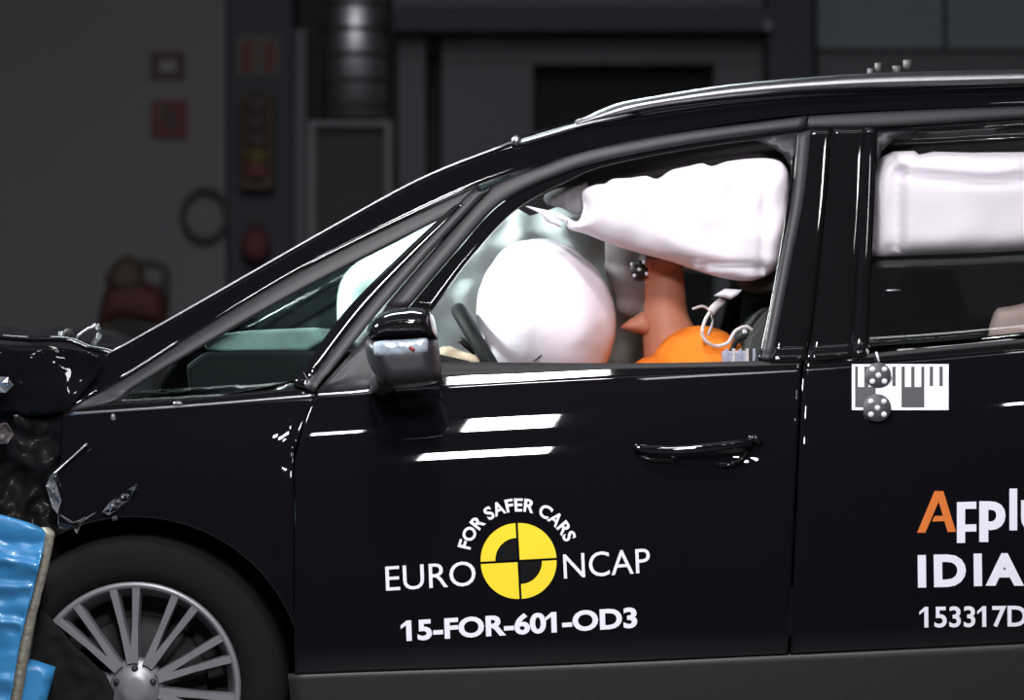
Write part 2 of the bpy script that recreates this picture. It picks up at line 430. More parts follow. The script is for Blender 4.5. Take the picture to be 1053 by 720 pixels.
# ---------------------------------------------------------------- the car
car = empty('car', 'black people carrier with deployed airbags crashing into the blue barrier', 'car', loc=(.2, .95, 0))
paint = M['paint']
AT = [(109, 367), (187, 323), (283, 268), (350, 230), (440, 182), (527, 148), (600, 127), (700, 107), (830, 96), (1080, 86), (1250, 81)]
AB = [(67, 422), (125, 389), (183, 352), (312, 275), (405, 229), (495, 188), (560, 167), (690, 136), (830, 117), (1080, 106), (1250, 101)]
def both(fn, parts=False):
    a = fn(False); b = fn(True); return a, b
def body_side(far):
    t = dict(far=far)
    ribbon('roof_side', AT, AB, paint, car, n=90, k=8, **t)
    # front fender with the wheel arch
    def arch(px):
        q = 176**2-(px-138)**2
        return min(708-math.sqrt(q) if q > 0 else 708, 690)
    f = patch('front_fender', lambda v: 64-6*v, lambda v: 325.6-24*min(1, v*4.2)**.7, lambda x: Sb(x), arch, paint, car, 90, 50, **t)
    return f
body_side(True); fender = body_side(False)

# front door (near side is fully fitted, far side simpler)
def door_l(v): return 327-24*min(1, v*4.2)**.7
door = patch('front_door', door_l, lambda v: 823-13*v, lambda x: Sb(x)-1.5, lambda x: Rb(x), paint, car, 150, 100)
door['label'] = 'black front door with white and yellow lettering'
rdoor = patch('rear_door', lambda v: 826-13*v, lambda v: 1250, lambda x: Sb(x)-1.5, lambda x: Rb(x), paint, car, 80, 90)
for far in (True,):
    patch('front_door', door_l, lambda v: 823-13*v, lambda x: Sb(x)-1.5, lambda x: Rb(x), paint, car, 40, 30, far=True)
    patch('rear_door', lambda v: 826-13*v, lambda v: 1250, lambda x: Sb(x)-1.5, lambda x: Rb(x), paint, car, 20, 20, far=True)
for far in (False, True):
    patch('rocker_panel', lambda v: 296+6*v, lambda v: 1250, lambda x: Rb(x)+2, lambda x: 752, M['sill'], car, 60, 12, far=far)

for far in (False, True):
    ribbon('header_trim', [(500, 195), (560, 166), (640, 140), (760, 122), (900, 115), (1080, 108), (1250, 103)], [(545, 222), (600, 205), (660, 192), (760, 172), (900, 165), (1080, 165), (1250, 160)], M['liner'], car, Y=.40, k=3, solid=.01, far=far)
def fittings(far):
    d = door if not far else car; r = rdoor if not far else car; F = dict(far=far)
    # belt mouldings
    ribbon('belt_moulding', [(452, 386), (520, 384), (640, 379), (730, 377), (823, 375)], [(452, 397), (520, 393.5), (640, 386), (730, 381.8), (823, 378.5)], M['gloss'], d, off=-.003, n=90, k=10, **F)
    ribbon('belt_moulding', [(827, 373.5), (900, 367), (1080, 349.5), (1250, 335.5)], [(827, 378), (900, 372), (1080, 358), (1250, 344)], M['gloss'], r, off=-.003, **F)
    ribbon('window_seal', [(444, 372), (640, 373.5), (790, 371), (824, 370)], [(444, 387), (540, 383.5), (640, 379.5), (790, 376.5), (824, 375.5)], M['rubber'], d, off=-.001, k=3, **F)
    ribbon('window_seal', [(828, 370), (890, 364), (1080, 346), (1250, 332)], [(828, 374.5), (890, 368.5), (1080, 350.5), (1250, 336.5)], M['rubber'], r, off=-.001, k=3, **F)
    ribbon('chrome_strip', [(70, 424), (180, 417), (324, 405.5)], [(70, 426.5), (180, 419), (324, 407)], M['silver'], fender if not far else car, off=-.006, k=3, **F)
    ribbon('chrome_strip', [(326, 404.5), (360, 402), (393, 398.5)], [(326, 406.5), (360, 404.5), (393, 401)], M['silver'], d, off=-.006, k=3, **F)
    # quarter window surround and pillar
    ribbon('quarter_window_frame', [(67, 423), (125, 390), (183, 353), (312, 276), (405, 230), (492, 190)], [(113, 415), (150, 391), (200, 361), (300, 304), (385, 260), (468, 218)], M['satin'], car, off=.004, bulge=.004, **F)
    ribbon('quarter_window_frame', [(68, 423), (113, 414), (200, 409), (305, 398)], [(68, 425.5), (113, 421.5), (200, 415.5), (324, 405)], M['gloss'], car, off=.002, k=3, **F)
    ribbon('quarter_window_pillar', [(468, 217), (417, 263), (353, 327), (303, 398)], [(486, 203), (436, 254), (377, 318), (314, 401)], M['gloss'], car, off=.003, bulge=.004, **F)
    ribbon('quarter_window_pillar', [(487, 203), (437, 254), (378, 318), (315, 401)], [(502, 192), (447, 252), (394, 314), (322, 404)], M['satin'], car, off=.001, bulge=.003, **F)
    ribbon('quarter_glass', [(113, 415), (150, 391), (200, 361), (300, 304), (385, 260), (466, 220)], [(120, 418), (175, 416), (220, 412), (306, 396), (353, 327), (468, 221)], M['qglass'], car, off=.014, k=10, solid=.004, **F)
    # door window frame
    ribbon('window_frame', [(397, 314), (450, 252), (505, 192), (560, 169), (600, 155), (700, 136), (760, 128), (830, 119)], [(420, 316), (466, 262), (518, 207), (572, 181), (606, 169), (702, 149), (760, 140), (828, 132)], M['satin'], d, off=.002, bulge=.006, n=60, **F)
    ribbon('window_seal', [(421, 316), (467, 262), (519, 207), (573, 181), (606, 169.5), (702, 149.5), (760, 141), (828, 133)], [(444, 318), (484, 264), (534, 212), (582, 186), (612, 173), (704, 153.5), (762, 145), (820, 140)], M['gloss'], d, off=.008, n=60, k=4, **F)
    ribbon('window_frame', [(822, 140), (817, 200), (806, 265), (794, 330), (786, 372)], [(833, 134), (826, 200), (813, 265), (800, 330), (791, 372)], M['satin'], d, off=.002, bulge=.004, **F)
    ribbon('window_seal', [(814, 165), (811, 200), (801, 265), (789, 330), (780, 372)], [(821, 150), (816, 200), (805, 265), (793, 330), (785, 372)], M['gloss'], d, off=.006, k=3, **F)
    sheet('frame_corner', [(775, 143), (822, 136), (819, 185), (813, 170), (806, 158), (795, 151)], lambda x, y: YS(x, y)+.008, M['satin'], d, step=8) if not far else None
    ribbon('window_glass', [(445, 320), (484, 264), (534, 212), (582, 186), (612, 174), (704, 154), (770, 145), (819, 141)], [(445, 374), (500, 375), (550, 375), (600, 375), (640, 375), (704, 375), (750, 374), (782, 373)], M['glass'], d, off=.016, k=14, n=50, solid=.004, **F) if far else None   # the near front pane is wound down for the test
    if not far:
        ribbon('window_glass', [(449, 376.5), (640, 377.5), (782, 375)], [(449, 560), (640, 560), (782, 560)], M['glass'], d, Y=.125, k=6, solid=.004)
        sheet('mirror_sail_panel', [(325, 403), (378, 345), (397, 315), (443, 318), (449, 374), (449, 388), (392, 399)], lambda x, y: YS(x, y)-.001, M['satin'], d, step=10)
    # b pillar covers
    ribbon('pillar_cover', [(834, 134), (827, 200), (814, 265), (801, 330), (792, 374)], [(853, 133), (848, 200), (841, 265), (834, 330), (827, 373)], M['gloss'], d, off=.001, bulge=.003, **F)
    ribbon('pillar_cover', [(856, 133), (851, 200), (844, 265), (837, 330), (830, 373)], [(890, 132), (887, 200), (883, 265), (879, 330), (876, 369)], M['gloss'], r, off=.001, bulge=.004, **F)
    ribbon('window_frame', [(891, 132), (888, 200), (885, 265), (881, 330), (879, 368)], [(898, 131), (896, 200), (893, 265), (890, 330), (888, 367)], M['gloss'], r, off=-.001, bulge=.005, **F)
    ribbon('window_frame', [(832, 119), (900, 115), (1080, 108), (1250, 103)], [(830, 132), (898, 131), (1080, 120), (1250, 115)], M['satin'], r, off=.002, bulge=.006, **F)
    ribbon('window_seal', [(898, 131.5), (980, 127), (1080, 120.5), (1250, 115.5)], [(898, 138), (980, 134), (1080, 128), (1250, 123)], M['gloss'], r, off=.008, k=3, **F)
    if not far:
        sheet('frame_corner', [(899, 136), (945, 134), (920, 142), (907, 154), (899, 185)], lambda x, y: YS(x, y)+.006, M['satin'], r, step=8)
    ribbon('window_glass', [(893, 135), (980, 131), (1080, 126), (1250, 121)], [(888, 368), (980, 361), (1080, 350), (1250, 336)], M['dglass'], r, off=.016, k=14, solid=.004, **F)
fittings(True); fittings(False)

# roof rail and roof
for far in (False, True):
    rl = ribbon('roof_rail', [(590, 126.5), (615, 114), (640, 105), (664, 100.5), (750, 87), (830, 79.5), (901, 75), (1080, 70.5), (1250, 65.5)], [(594, 129), (628, 121), (655, 114.5), (680, 110), (755, 100.5), (835, 94), (903, 91), (1080, 86.5), (1250, 81.5)], M['silver'], car, n=110, k=8, off=lambda x: -.004-.026*min(1, max(0, (x-592)/70)), bulge=.016, solid=.012, far=far)
    tube('drip_strip', [(mir(v) if far else v) for v in [P(x, y, YS(x, y)-.012) for x, y in ((532, 147.5), (560, 139.5), (600, 128), (655, 116))]], .0045, M['silver'], car)
RT = poly_at(AT, 60)
rows = []
for j in range(25):
    v = j/24; r = []
    for (px, py) in RT[30:]:
        a = PS(px, py); y = a.y+(W-2*a.y)*v; r.append(Vector((a.x, y, a.z+.045*math.sin(math.pi*v)**.8)))
    rows.append(r)
grid_mesh('roof_panel', rows, paint, car, solid=.008, off=1)
rows2 = [[Vector((p.x, p.y, p.z-.035)) for p in r] for r in rows]
grid_mesh('headliner', rows2, M['liner'], car, solid=.008, off=1)
rows = []
for j in range(25):
    v = j/24; r = []
    for (px, py) in RT[:31]:
        a = PS(px, py); y = a.y+(W-2*a.y)*v; k = math.sin(math.pi*v)
        r.append(Vector((a.x-.02*k, y, a.z+.015*k)))
    rows.append(r)
grid_mesh('windscreen', rows, M['wglass'], car, solid=.004)
tube('pillar_highlight_strip', [PS(x, y, -.004) for x, y in ((112, 364), (187, 321.5), (283, 266.5), (350, 228.5), (440, 180.5), (527, 146.5))], .0028, M['silver'], car)  # silver line drawn in place of the thin highlight along the pillar edge
tube('pillar_highlight_strip', [PS(x, y, -.004) for x, y in ((124, 388.5), (150, 372.5), (183, 351))], .003, M['silver'], car)  # lower pillar highlight, also drawn as a silver line
tube('pillar_highlight_strip', [PS(x, y, -.004) for x, y in ((312, 274), (360, 250), (405, 228), (490, 188))], .0022, M['silver'], car)  # upper stretch of that drawn highlight
ellipsoid('rail_end_cap', PS(531, 145, -.01), (.012, .01, .012), M['silver'], car, su=12, sv=8)

# cabin: floor, dash, bulkhead, seats, steering wheel
cabx0, cabx1 = P(150, 0).x, P(1250, 0).x
box('cabin_floor', P(60, 0).x, cabx1, .14, W-.14, .25, .3, M['dash'], car)
dv = []
prof = [(196, 376), (215, 362), (250, 360), (330, 360), (400, 362), (450, 364), (486, 372), (492, 420), (470, 520), (440, 640), (230, 640)]
dy0, dy1 = .19, W-.19
n = len(prof)
for y in (dy0, dy1):
    for (a, b) in prof: q = P(a, b, .3); dv.append(Vector((q.x, y, q.z)))
dm = mk('dashboard', dv, [tuple(range(n))]+[tuple(range(2*n-1, n-1, -1))]+[(i, i+n, (i+1) % n+n, (i+1) % n) for i in range(n)], M['dash'], car, False, bevel=.01)
tv = []
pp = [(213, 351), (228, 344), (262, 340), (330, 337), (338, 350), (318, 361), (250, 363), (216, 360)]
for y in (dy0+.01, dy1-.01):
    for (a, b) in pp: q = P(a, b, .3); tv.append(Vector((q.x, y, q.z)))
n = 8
mk('lit_dash_pad', tv, [tuple(range(n)), tuple(range(2*n-1, n-1, -1))]+[(i, i+n, (i+1) % n+n, (i+1) % n) for i in range(n)], M['dashtop'], car, False, bevel=.008)
# steering wheel
tilt = math.radians(31)
ax = Vector((math.cos(tilt), 0, math.sin(tilt)))             # towards the driver, upwards
sw_c = P(513, 388, .5)
tc = []; 
for i in range(25):
    an = 2*math.pi*i/24; u = Vector((-math.sin(tilt), 0, math.cos(tilt)))
    tc.append(sw_c+.185*(u*math.cos(an)+Vector((0, 1, 0))*math.sin(an)))
sw = tube('steering_wheel', tc, .018, M['dash'], car, seg=12, sub=3)
for an in (90, 210, 330):
    u = Vector((-math.sin(tilt), 0, math.cos(tilt)))*math.cos(math.radians(an))+Vector((0, 1, 0))*math.sin(math.radians(an))
    tube('spoke', [sw_c, sw_c+u*.185], .012, M['dash'], sw, sub=1)
tube('steering_column', [sw_c, sw_c-ax*.25], .03, M['dash'], sw, sub=1)
tube('control_stalk', [P(488, 362, .44), P(474, 350, .36)], .008, M['rubber'], sw, sub=1)
# torn beige trim on the dash
cushion('torn_dash_trim', smooth_loop([(449, 360), (462, 356), (474, 361), (490, 366), (494, 376), (450, 377)], 2), .33, .02, 8, M['beige'], car, step=4, wr=.006, wscale=60)

# airbags
rot = Matrix.Rotation(math.radians(-18), 3, 'Y')
def wr1(d):
    return 1+.035*noise.noise(d*2.2)+.012*noise.noise(d*7)+.02*max(0, d.z)**3
db = ellipsoid('driver_airbag', P(562, 328, .52), (.163, .25, .19), M['bag'], car, rot, 64, 44, wr1)
db['label'] = 'large round white driver airbag bulging over the steering wheel'
tube('tether_seam', [P(548, 372, .30), P(556, 366, .298), P(566, 360, .30), P(574, 356, .305)], .0016, M['satin'], db)
pb = cushion('passenger_airbag', smooth_loop([(352, 352), (347, 315), (352, 288), (368, 270), (400, 249), (440, 227), (475, 214), (520, 206), (570, 208), (630, 232), (655, 290), (650, 390), (470, 400), (380, 392)], 3), 1.25, .16, 45, M['bagp'], car, step=8, wr=.05, wscale=12)
pb['label'] = 'pale passenger airbag seen behind the driver airbag'
cur = [(547, 214), (562, 216), (580, 222), (594, 228), (600, 214), (599, 197), (612, 190), (622, 189), (630, 184), (648, 183), (664, 181), (676, 184), (690, 175), (708, 171), (722, 168), (732, 171), (748, 166), (775, 163), (797, 164), (808, 172), (812, 190), (810, 225), (804, 255), (799, 274), (788, 284), (770, 289), (748, 287), (722, 280), (690, 269), (660, 261), (630, 252), (603, 241), (586, 236), (580, 228), (562, 221)]
def folds(x, y):
    f = 0
    yb = 262+(x-640)*.12                       # long fold near the lower edge
    if x > 640: f -= .022*math.exp(-((y-yb+ (0 if x<740 else (x-740)*.05))/3.5)**2)
    f += .006*math.sin(x*.09+y*.02)*math.exp(-((y-180)/14)**2)
    f -= .014*math.exp(-((x-787-(y-170)*-.05)/4)**2)
    return f
ca = cushion('curtain_airbag', smooth_loop(cur, 3), .31, .07, 26, M['bag'], car, step=5, wr=.012, wscale=14, wf=folds)
ca['label'] = 'white curtain airbag hanging inside the front side window'
cur2 = [(893, 264), (893, 215), (897, 180), (906, 162), (918, 156), (940, 155), (945, 159), (960, 156), (1000, 157), (1250, 155), (1250, 245), (1030, 259), (980, 261), (930, 263)]
def folds2(x, y):
    f = -.035*math.exp(-((x-924)/4)**2)*(1 if y > 170 else 0)
    f -= .03*math.exp(-((y-184-4*math.sin((x-960)*.03))/4)**2)*(1 if x > 918 else 0)
    if x < 922: f -= .035
    return f
cb = cushion('curtain_airbag', cur2, .33, .06, 18, M['bag'], car, step=6, wr=.008, wscale=10, wf=folds2)
cb['label'] = 'white curtain airbag hanging inside the rear side window'
cushion('curtain_airbag', [(560, 185), (640, 150), (760, 135), (1250, 122), (1250, 255), (800, 290), (620, 270), (470, 268), (490, 225)], W-.34, .04, 22, M['bagp'], car, step=16)
cushion('airbag_tether', smooth_loop([(540, 212), (552, 214), (570, 222), (578, 234), (572, 232), (562, 228), (556, 220)], 2), .27, .006, 3, M['bag'], car, step=4)
cushion('torn_headliner_trim', smooth_loop([(560, 200), (580, 192), (604, 186), (602, 205), (596, 222), (578, 214), (562, 210)], 2), .36, .012, 6, mat('torn_trim', (.16, .15, .155), .9, var=.5, scale=40), car, step=5, wr=.01, wscale=60)
ribbon('shade_strip', [(893, 262), (980, 259), (1250, 244)], [(893, 276), (980, 273), (1250, 258)], mat('shade_grey', (.16, .17, .17), .9), car, Y=.36, k=3, solid=.004)  # grey strip standing in for shade below the curtain airbag

# seats
def seat(px, yc, s=1.0, mm='seat', far=False):
    st_ = mk_seat = None
    a = P(px, 372, yc)
    cush = [(-.42, .0), (-.40, .10), (-.2, .14), (.08, .10), (.10, .0)]
    def prism(name, pr, w, bev):
        vs = []; nn = len(pr)
        for y in (-w/2, w/2):
            for (x, z) in pr: vs.append(Vector((a.x+x, yc+y, z)))
        return mk(name, vs, [tuple(range(nn)), tuple(range(2*nn-1, nn-1, -1))]+[(i, i+nn, (i+1) % nn+nn, (i+1) % nn) for i in range(nn)], M[mm], car, False, bevel=bev)
    prism('seat_cushion', [(-.45, .38), (-.43, .50), (-.3, .54), (.1, .50), (.12, .38)], .5, .03)
    prism('seat_backrest', [(-.02, .5), (.06, .9), (.11, 1.12), (.17, 1.2), (.24, 1.18), (.25, .9), (.16, .5)], .46, .03)
    prism('headrest', [(.10, 1.24), (.10, 1.37), (.15, 1.42), (.21, 1.4), (.23, 1.25), (.17, 1.22)], .26, .025)
seat(715, .5); seat(715, 1.4)
seat(1075, .5); seat(1120, 1.4)
ribbon('b_pillar_trim', [(822, 150), (806, 300), (796, 420)], [(880, 150), (880, 300), (880, 420)], M['liner'], car, Y=.3, solid=.02)
ribbon('b_pillar_trim', [(822, 150), (806, 300), (796, 420)], [(880, 150), (880, 300), (880, 420)], M['liner'], car, Y=.3, solid=.02, far=True)
o = cushion('pale_seat_pad', smooth_loop([(1022, 322), (1040, 315), (1080, 312), (1080, 362), (1020, 362)], 3), .4, .03, 10, mat('pale_pad', (.42, .33, .30), .8, var=.2, scale=20), car, step=6)
ellipsoid('cabin_glint', P(918, 299, .22), (.02, .006, .004), M['silver'], car, su=14, sv=8)  # silver speck standing in for a small highlight behind the glass

# door handle
h = tube('door_handle', [PS(654, 461, .0), PS(664, 462, -.022), PS(690, 463, -.036), (PS(728, 460.5, -.038)), PS(757, 457, -.03), PS(772, 455.5, -.012)], lambda t: .0085+.002*math.sin(math.pi*t), paint, door, seg=14)
tube('handle_cap', [PS(772, 452, -.003), PS(777, 451, -.014), PS(781, 455, -.003)], .008, M['gloss'], h, seg=10)
tube('key_cover', [PS(736, 478, -.0), PS(750, 478, -.012), PS(763, 472, -.008), PS(768, 466, 0)], .005, M['gloss'], h, seg=10)
tube('handle_base', [PS(658, 469, -.002), PS(672, 473, -.006), PS(694, 474, -.002)], .004, M['gloss'], h, seg=8)

# side mirror
mr = empty('side_mirror', None, None); mr.parent = car
mr.location = P(415, 360, -.1)-car.location
for k in ('label', 'category'):
    if k in mr: del mr[k]
cap = smooth_loop([(378, 346), (379, 334), (390, 323), (408, 317.5), (430, 316.5), (443, 321), (448, 333), (450, 350), (440, 349), (410, 350), (384, 350)], 3)
cushion('mirror_cap', cap, -.10, .095, 20, M['gloss'], mr, step=4)
low = smooth_loop([(384, 348), (410, 347), (442, 346), (450, 350), (453, 372), (453, 390), (440, 396), (415, 399), (398, 399), (387, 388), (378, 370), (376, 352)], 3)
cushion('mirror_housing', low, -.10, .085, 18, M['satin'], mr, step=4)
len_ = cushion('turn_signal', smooth_loop([(385, 352), (400, 350), (425, 349), (439, 348), (440, 358), (438, 364), (420, 366), (400, 367), (387, 367), (384, 360)], 2), -.178, .012, 7, M['lens'], mr, step=3, wr=.003, wscale=60)
tube('signal_bulb', [P(421, 357, -.192), P(426, 361, -.192)], .004, M['redl'], len_, sub=1)
tube('mirror_foot', [P(400, 388, -.09), P(395, 392, 0), P(392, 394, .09)], .03, M['satin'], mr)

# wheels
def wheel(cx, near=True):
    Yw = .045 if near else W-.045
    c = P(cx, 708, .045); c.y = Yw; sgn = 1 if near else -1; axv = Vector((0, sgn, 0))
    wh = empty('wheel', None, None); wh.parent = car; wh.location = c-car.location
    for k in ('label', 'category'):
        if k in wh: del wh[k]
    lathe('tyre', [(.238, .015), (.245, 0), (.27, -.006), (.30, -.004), (.325, .008), (.338, .03), (.340, .06), (.340, .17), (.325, .2), (.24, .21)], c, M['tyre'], wh, 96, axv)
    rm = lathe('rim', [(.238, .012), (.236, -.002), (.228, -.004), (.222, .004), (.218, .02), (.205, .05), (.2, .1), (.2, .19), (.235, .2)], c, M['alloy'], wh, 96, axv)
    lathe('brake_disc', [(.05, .10), (.15, .10), (.155, .105), (.155, .12), (.05, .12)], c, M['rubber'], wh, 48, axv)
    lathe('hub_cap', [(0, .004), (.02, .003), (.035, .006), (.045, .016), (.06, .02), (.066, .035), (.06, .1)], c, M['alloy'], wh, 48, axv)
    lathe('wheel_back', [(0, .14), (.2, .14)], c, M['rubber'], wh, 32, axv)
    me = None
    for k in range(10):
        for d in (-6.6, 6.6):
            a = math.radians(131.5+36*k+d); ab = math.radians(131.5+36*k+d*.5)
            dr = Vector((math.cos(a), 0, math.sin(a))); p0 = Vector((math.cos(ab), 0, math.sin(ab)))*.055; p1 = dr*.226
            t = (p1-p0).normalized(); nrm = Vector((-t.z, 0, t.x)); vs = []
            for (p, wd, y) in ((p0, .009, .014), (p0.lerp(p1, .5), .0065, .010), (p1, .0085, .002)):
                for (sx, yy) in ((-1, .0), (1, .0), (1.3, .028), (-1.3, .028)):
                    vs.append(c+p+nrm*wd*sx+Vector((0, sgn*(y+yy-(0.003 if yy == 0 and abs(sx) == 1 else 0)), 0)))
            fs = [(0, 1, 2, 3), (8, 11, 10, 9)]
            for q in (0, 4):
                for i in range(4): fs.append((q+i, q+(i+1) % 4, q+4+(i+1) % 4, q+4+i))
            mk('spoke', vs, fs, M['alloy'], wh, False)
    for k in range(5):
        a = math.radians(90+72*k); ellipsoid('wheel_nut', c+Vector((math.cos(a)*.042, sgn*.012, math.sin(a)*.042)), (.008, .008, .008), M['satin'], wh, su=10, sv=6)
wheel(138); wheel(138, False)
sheet('torn_arch_liner', [(44, 628), (52, 636), (74, 662), (108, 694), (116, 712), (112, 745), (60, 790), (-30, 790), (-30, 628), (20, 612)], lambda x, y: .02+.012*noise.noise(Vector((x/14, y/14, 2))), mat('torn_liner', (.006, .006, .0065), .8, spec=.15), car, step=6)
# wheel house liner
lv = []
c = P(138, 708, .1)
for y in (.1, .55):
    for i in range(25):
        a = math.pi*(i/24)*1.06-.1; lv.append(Vector((c.x+.385*math.cos(a), y, c.z+.385*math.sin(a))))
mk('wheel_arch_liner', lv, [(i, i+1, i+26, i+25) for i in range(24)], mat('arch_liner', (.03, .028, .028), .85, bump=.5, bscale=30), car, True, solid=.006)
box('wheel_house_wall', P(-40, 0).x, P(330, 0).x, .55, .57, .3, .9, M['rubber'], car)

# crumpled bonnet, torn wing front, headlamp remains
def crumple(amp, sc, seed):
    return lambda x, y: amp*noise.noise(Vector((x/sc, y/sc, seed)))+amp*.5*noise.noise(Vector((x/sc*2.3, y/sc*2.3, seed+5)))
rows = []
for j in range(29):
    v = j/28; r = []
    for i in range(31):
        u = i/30; px = -60+180*u
        py = 350+6*u**2+16*max(0, u-.72)*3
        q = P(px, py, .18); y = .18+(W-.36)*v
        z = q.z+.03*math.sin(math.pi*v)+(.012*noise.noise(Vector((px/22, y*6, 1)))+.008*math.sin(px*.11+y*7))*min(1, v*3+.25)*(1-.5*v)-.02*v
        r.append(Vector((q.x, y, z)))
    rows.append(r)
grid_mesh('bonnet', rows, paint, car, solid=.01)
c1 = crumple(.03, 45, 2)
sheet('bonnet_edge', [(-60, 354), (0, 354), (50, 356), (80, 360), (111, 366.5), (98, 388), (69, 423), (30, 428), (-60, 420)], lambda x, y: .112+c1(x, y)*.6, M['paintd'], car, step=7, smooth=True)
c2 = crumple(.035, 30, 9)
sheet('crumpled_wing', [(-60, 418), (30, 424), (66, 424), (72, 470), (66, 560), (50, 600), (-60, 600)], lambda x, y: .14+c2(x, y), mat('dented_paint', (.008, .007, .0075), .5, coat=.06, var=.5, scale=12, spec=.06), car, step=4)
c3 = crumple(.03, 14, 4)
sheet('torn_bracket', [(-20, 386), (8, 388), (14, 396), (6, 404), (-20, 402)], lambda x, y: .06+c3(x, y), M['shard'], car, step=5, smooth=False)
sheet('torn_bracket', [(-20, 440), (6, 436), (14, 446), (8, 456), (-20, 458)], lambda x, y: .06+c3(x, y), mat('bent_steel', (.05, .04, .042), .5, var=.5, scale=30), car, step=5, smooth=False)
tube('headlamp_trim', [P(54, 489, .03), P(70, 474, .045), P(90, 456, .055)], .003, M['silver'], car)
hl = sheet('headlamp_shard', [(47, 500), (52, 489), (57, 496), (62, 515), (59, 529), (54, 520)], lambda x, y: .04+c3(x*1.7, y*1.7), M['shard'], car, step=3, smooth=False, solid=.003)
sheet('headlamp_shard', [(106, 527), (113, 517), (128, 505), (141, 498), (142, 503), (134, 514), (122, 524), (112, 529)], lambda x, y: .03+c3(x*3, y*3), M['shard'], car, step=2.5, smooth=False, solid=.003)
sheet('headlamp_shard', [(115, 532), (120, 530), (121, 535), (116, 536)], lambda x, y: .03+c3(x*3, y*3), M['shard'], car, step=2.5, smooth=False, solid=.003)
sheet('plastic_shard', [(62, 530), (75, 538), (90, 530), (98, 527), (84, 538), (79, 549), (74, 541)], lambda x, y: .04+c3(x*2, y*2), mat('brown_grey_plastic', (.12, .11, .11), .5, var=.5, scale=50), car, step=3, smooth=False, solid=.003)
tube('wiper_linkage', [P(66, 345, .3), P(74, 350, .3), P(86, 342, .3), P(99, 334, .3)], .005, M['silver'], car, sub=2)
tube('wiper_linkage', [P(99, 334, .3), P(102, 344, .3), P(95, 356, .3)], .007, M['shard'], car, sub=2)
ellipsoid('wiper_spindle', P(70, 343, .3), (.012, .01, .012), M['rubber'], car, su=10, sv=6)
ellipsoid('wiper_spindle', P(63, 344, .3), (.008, .008, .008), M['shard'], car, su=10, sv=6)
ellipsoid('washer_jet', PS(183, 415, -.01), (.011, .006, .005), M['shard'], fender, su=12, sv=8)
ellipsoid('trim_clip', PS(116, 429, -.003), (.006, .004, .008), M['shard'], fender, su=12, sv=8)
# sensors on the roof
for (x, y, rr) in ((895, 70.5, .007), (903, 65, .008), (922, 68, .010), (933, 62, .010)):
    o = tube('roof_sensor', [P(x, y+9, .6), P(x, y, .6)], rr, mat('sensor_grey', (.10, .10, .10), .5), car, sub=1)

# ---------------------------------------------------------------- print on the doors
def txt(body, bold=0.0, spacing=1.0):
    cu = bpy.data.curves.new('t', 'FONT'); cu.body = body; cu.offset = bold; cu.space_character = spacing; cu.resolution_u = 4
    o = bpy.data.objects.new('t', cu); COL.objects.link(o)
    dg = bpy.context.evaluated_depsgraph_get(); me = bpy.data.meshes.new_from_object(o.evaluated_get(dg))
    vs = [v.co.copy() for v in me.vertices]; fs = [tuple(p.vertices) for p in me.polygons]
    bpy.data.objects.remove(o); bpy.data.curves.remove(cu); bpy.data.meshes.remove(me)
    return vs, fs
EPS = -.0022
def decal(name, vs, fs, m, parent, eps=EPS):
    """vs: picture positions; laid on the door skin"""
    return mk(name, [PS(x, y, eps) for x, y in vs], [f[::-1] for f in fs], m, parent, False)
def fit(name, body, x0, x1, top, base, m, parent, slope=0, bold=0, spacing=1.0, per=False, capref=None):
    vs, fs = txt(body, bold, spacing)
    rv, _ = txt(capref or body, bold)
    a0 = min(v.x for v in vs); a1 = max(v.x for v in vs); b0 = min(v.y for v in rv); b1 = max(v.y for v in rv)
    kx = (x1-x0)/(a1-a0); ky = (base-top)/(b1-b0); out = []
    if body[:2] == '15':                    # give each figure one its flag
        adj = {i: set() for i in range(len(vs))}
        for f in fs:
            for a_ in f: adj[a_].update(f)
        seen = set()
        for i0 in range(len(vs)):
            if i0 in seen: continue
            stack = [i0]; comp = set()
            while stack:
                a_ = stack.pop()
                if a_ in comp: continue
                comp.add(a_); stack += [b_ for b_ in adj[a_] if b_ not in comp]
            seen |= comp
            xs = [vs[a_].x for a_ in comp]; ys_ = [vs[a_].y for a_ in comp]; ww = max(xs)-min(xs); hh_ = max(ys_)-min(ys_)
            if hh_ > .5 and ww < .4*hh_:
                xl, tp = min(xs), max(ys_); n0 = len(vs)
                vs += [Vector((xl+.02, tp, 0)), Vector((xl-.17, tp-.17, 0)), Vector((xl-.17, tp-.17-ww*.8, 0)), Vector((xl+.02, tp-ww*.9, 0))]
                fs.append((n0, n0+1, n0+2, n0+3))
        a0 = min(v.x for v in vs); kx = (x1-x0)/(a1-a0)
    for v in vs:
        u = (v.x-a0)*kx; w_ = (v.y-b0)*ky
        out.append((x0+u-w_*slope*.6, base-w_-u*slope))
    return decal(name, out, fs, m, parent)
ed = M['white']
fit('lettering', 'EURO', 397, 489.5, 582.5, 608, ed, door, .062, 0.0, 1.0)
fit('lettering', 'NCAP', 580, 669, 570, 595.5, ed, door, .072, 0.0, 1.0)
fit('lettering', '15-FOR-601-OD3', 412.5, 655.5, 638, 660, ed, door, .058, .035, 1.0, capref='1506')
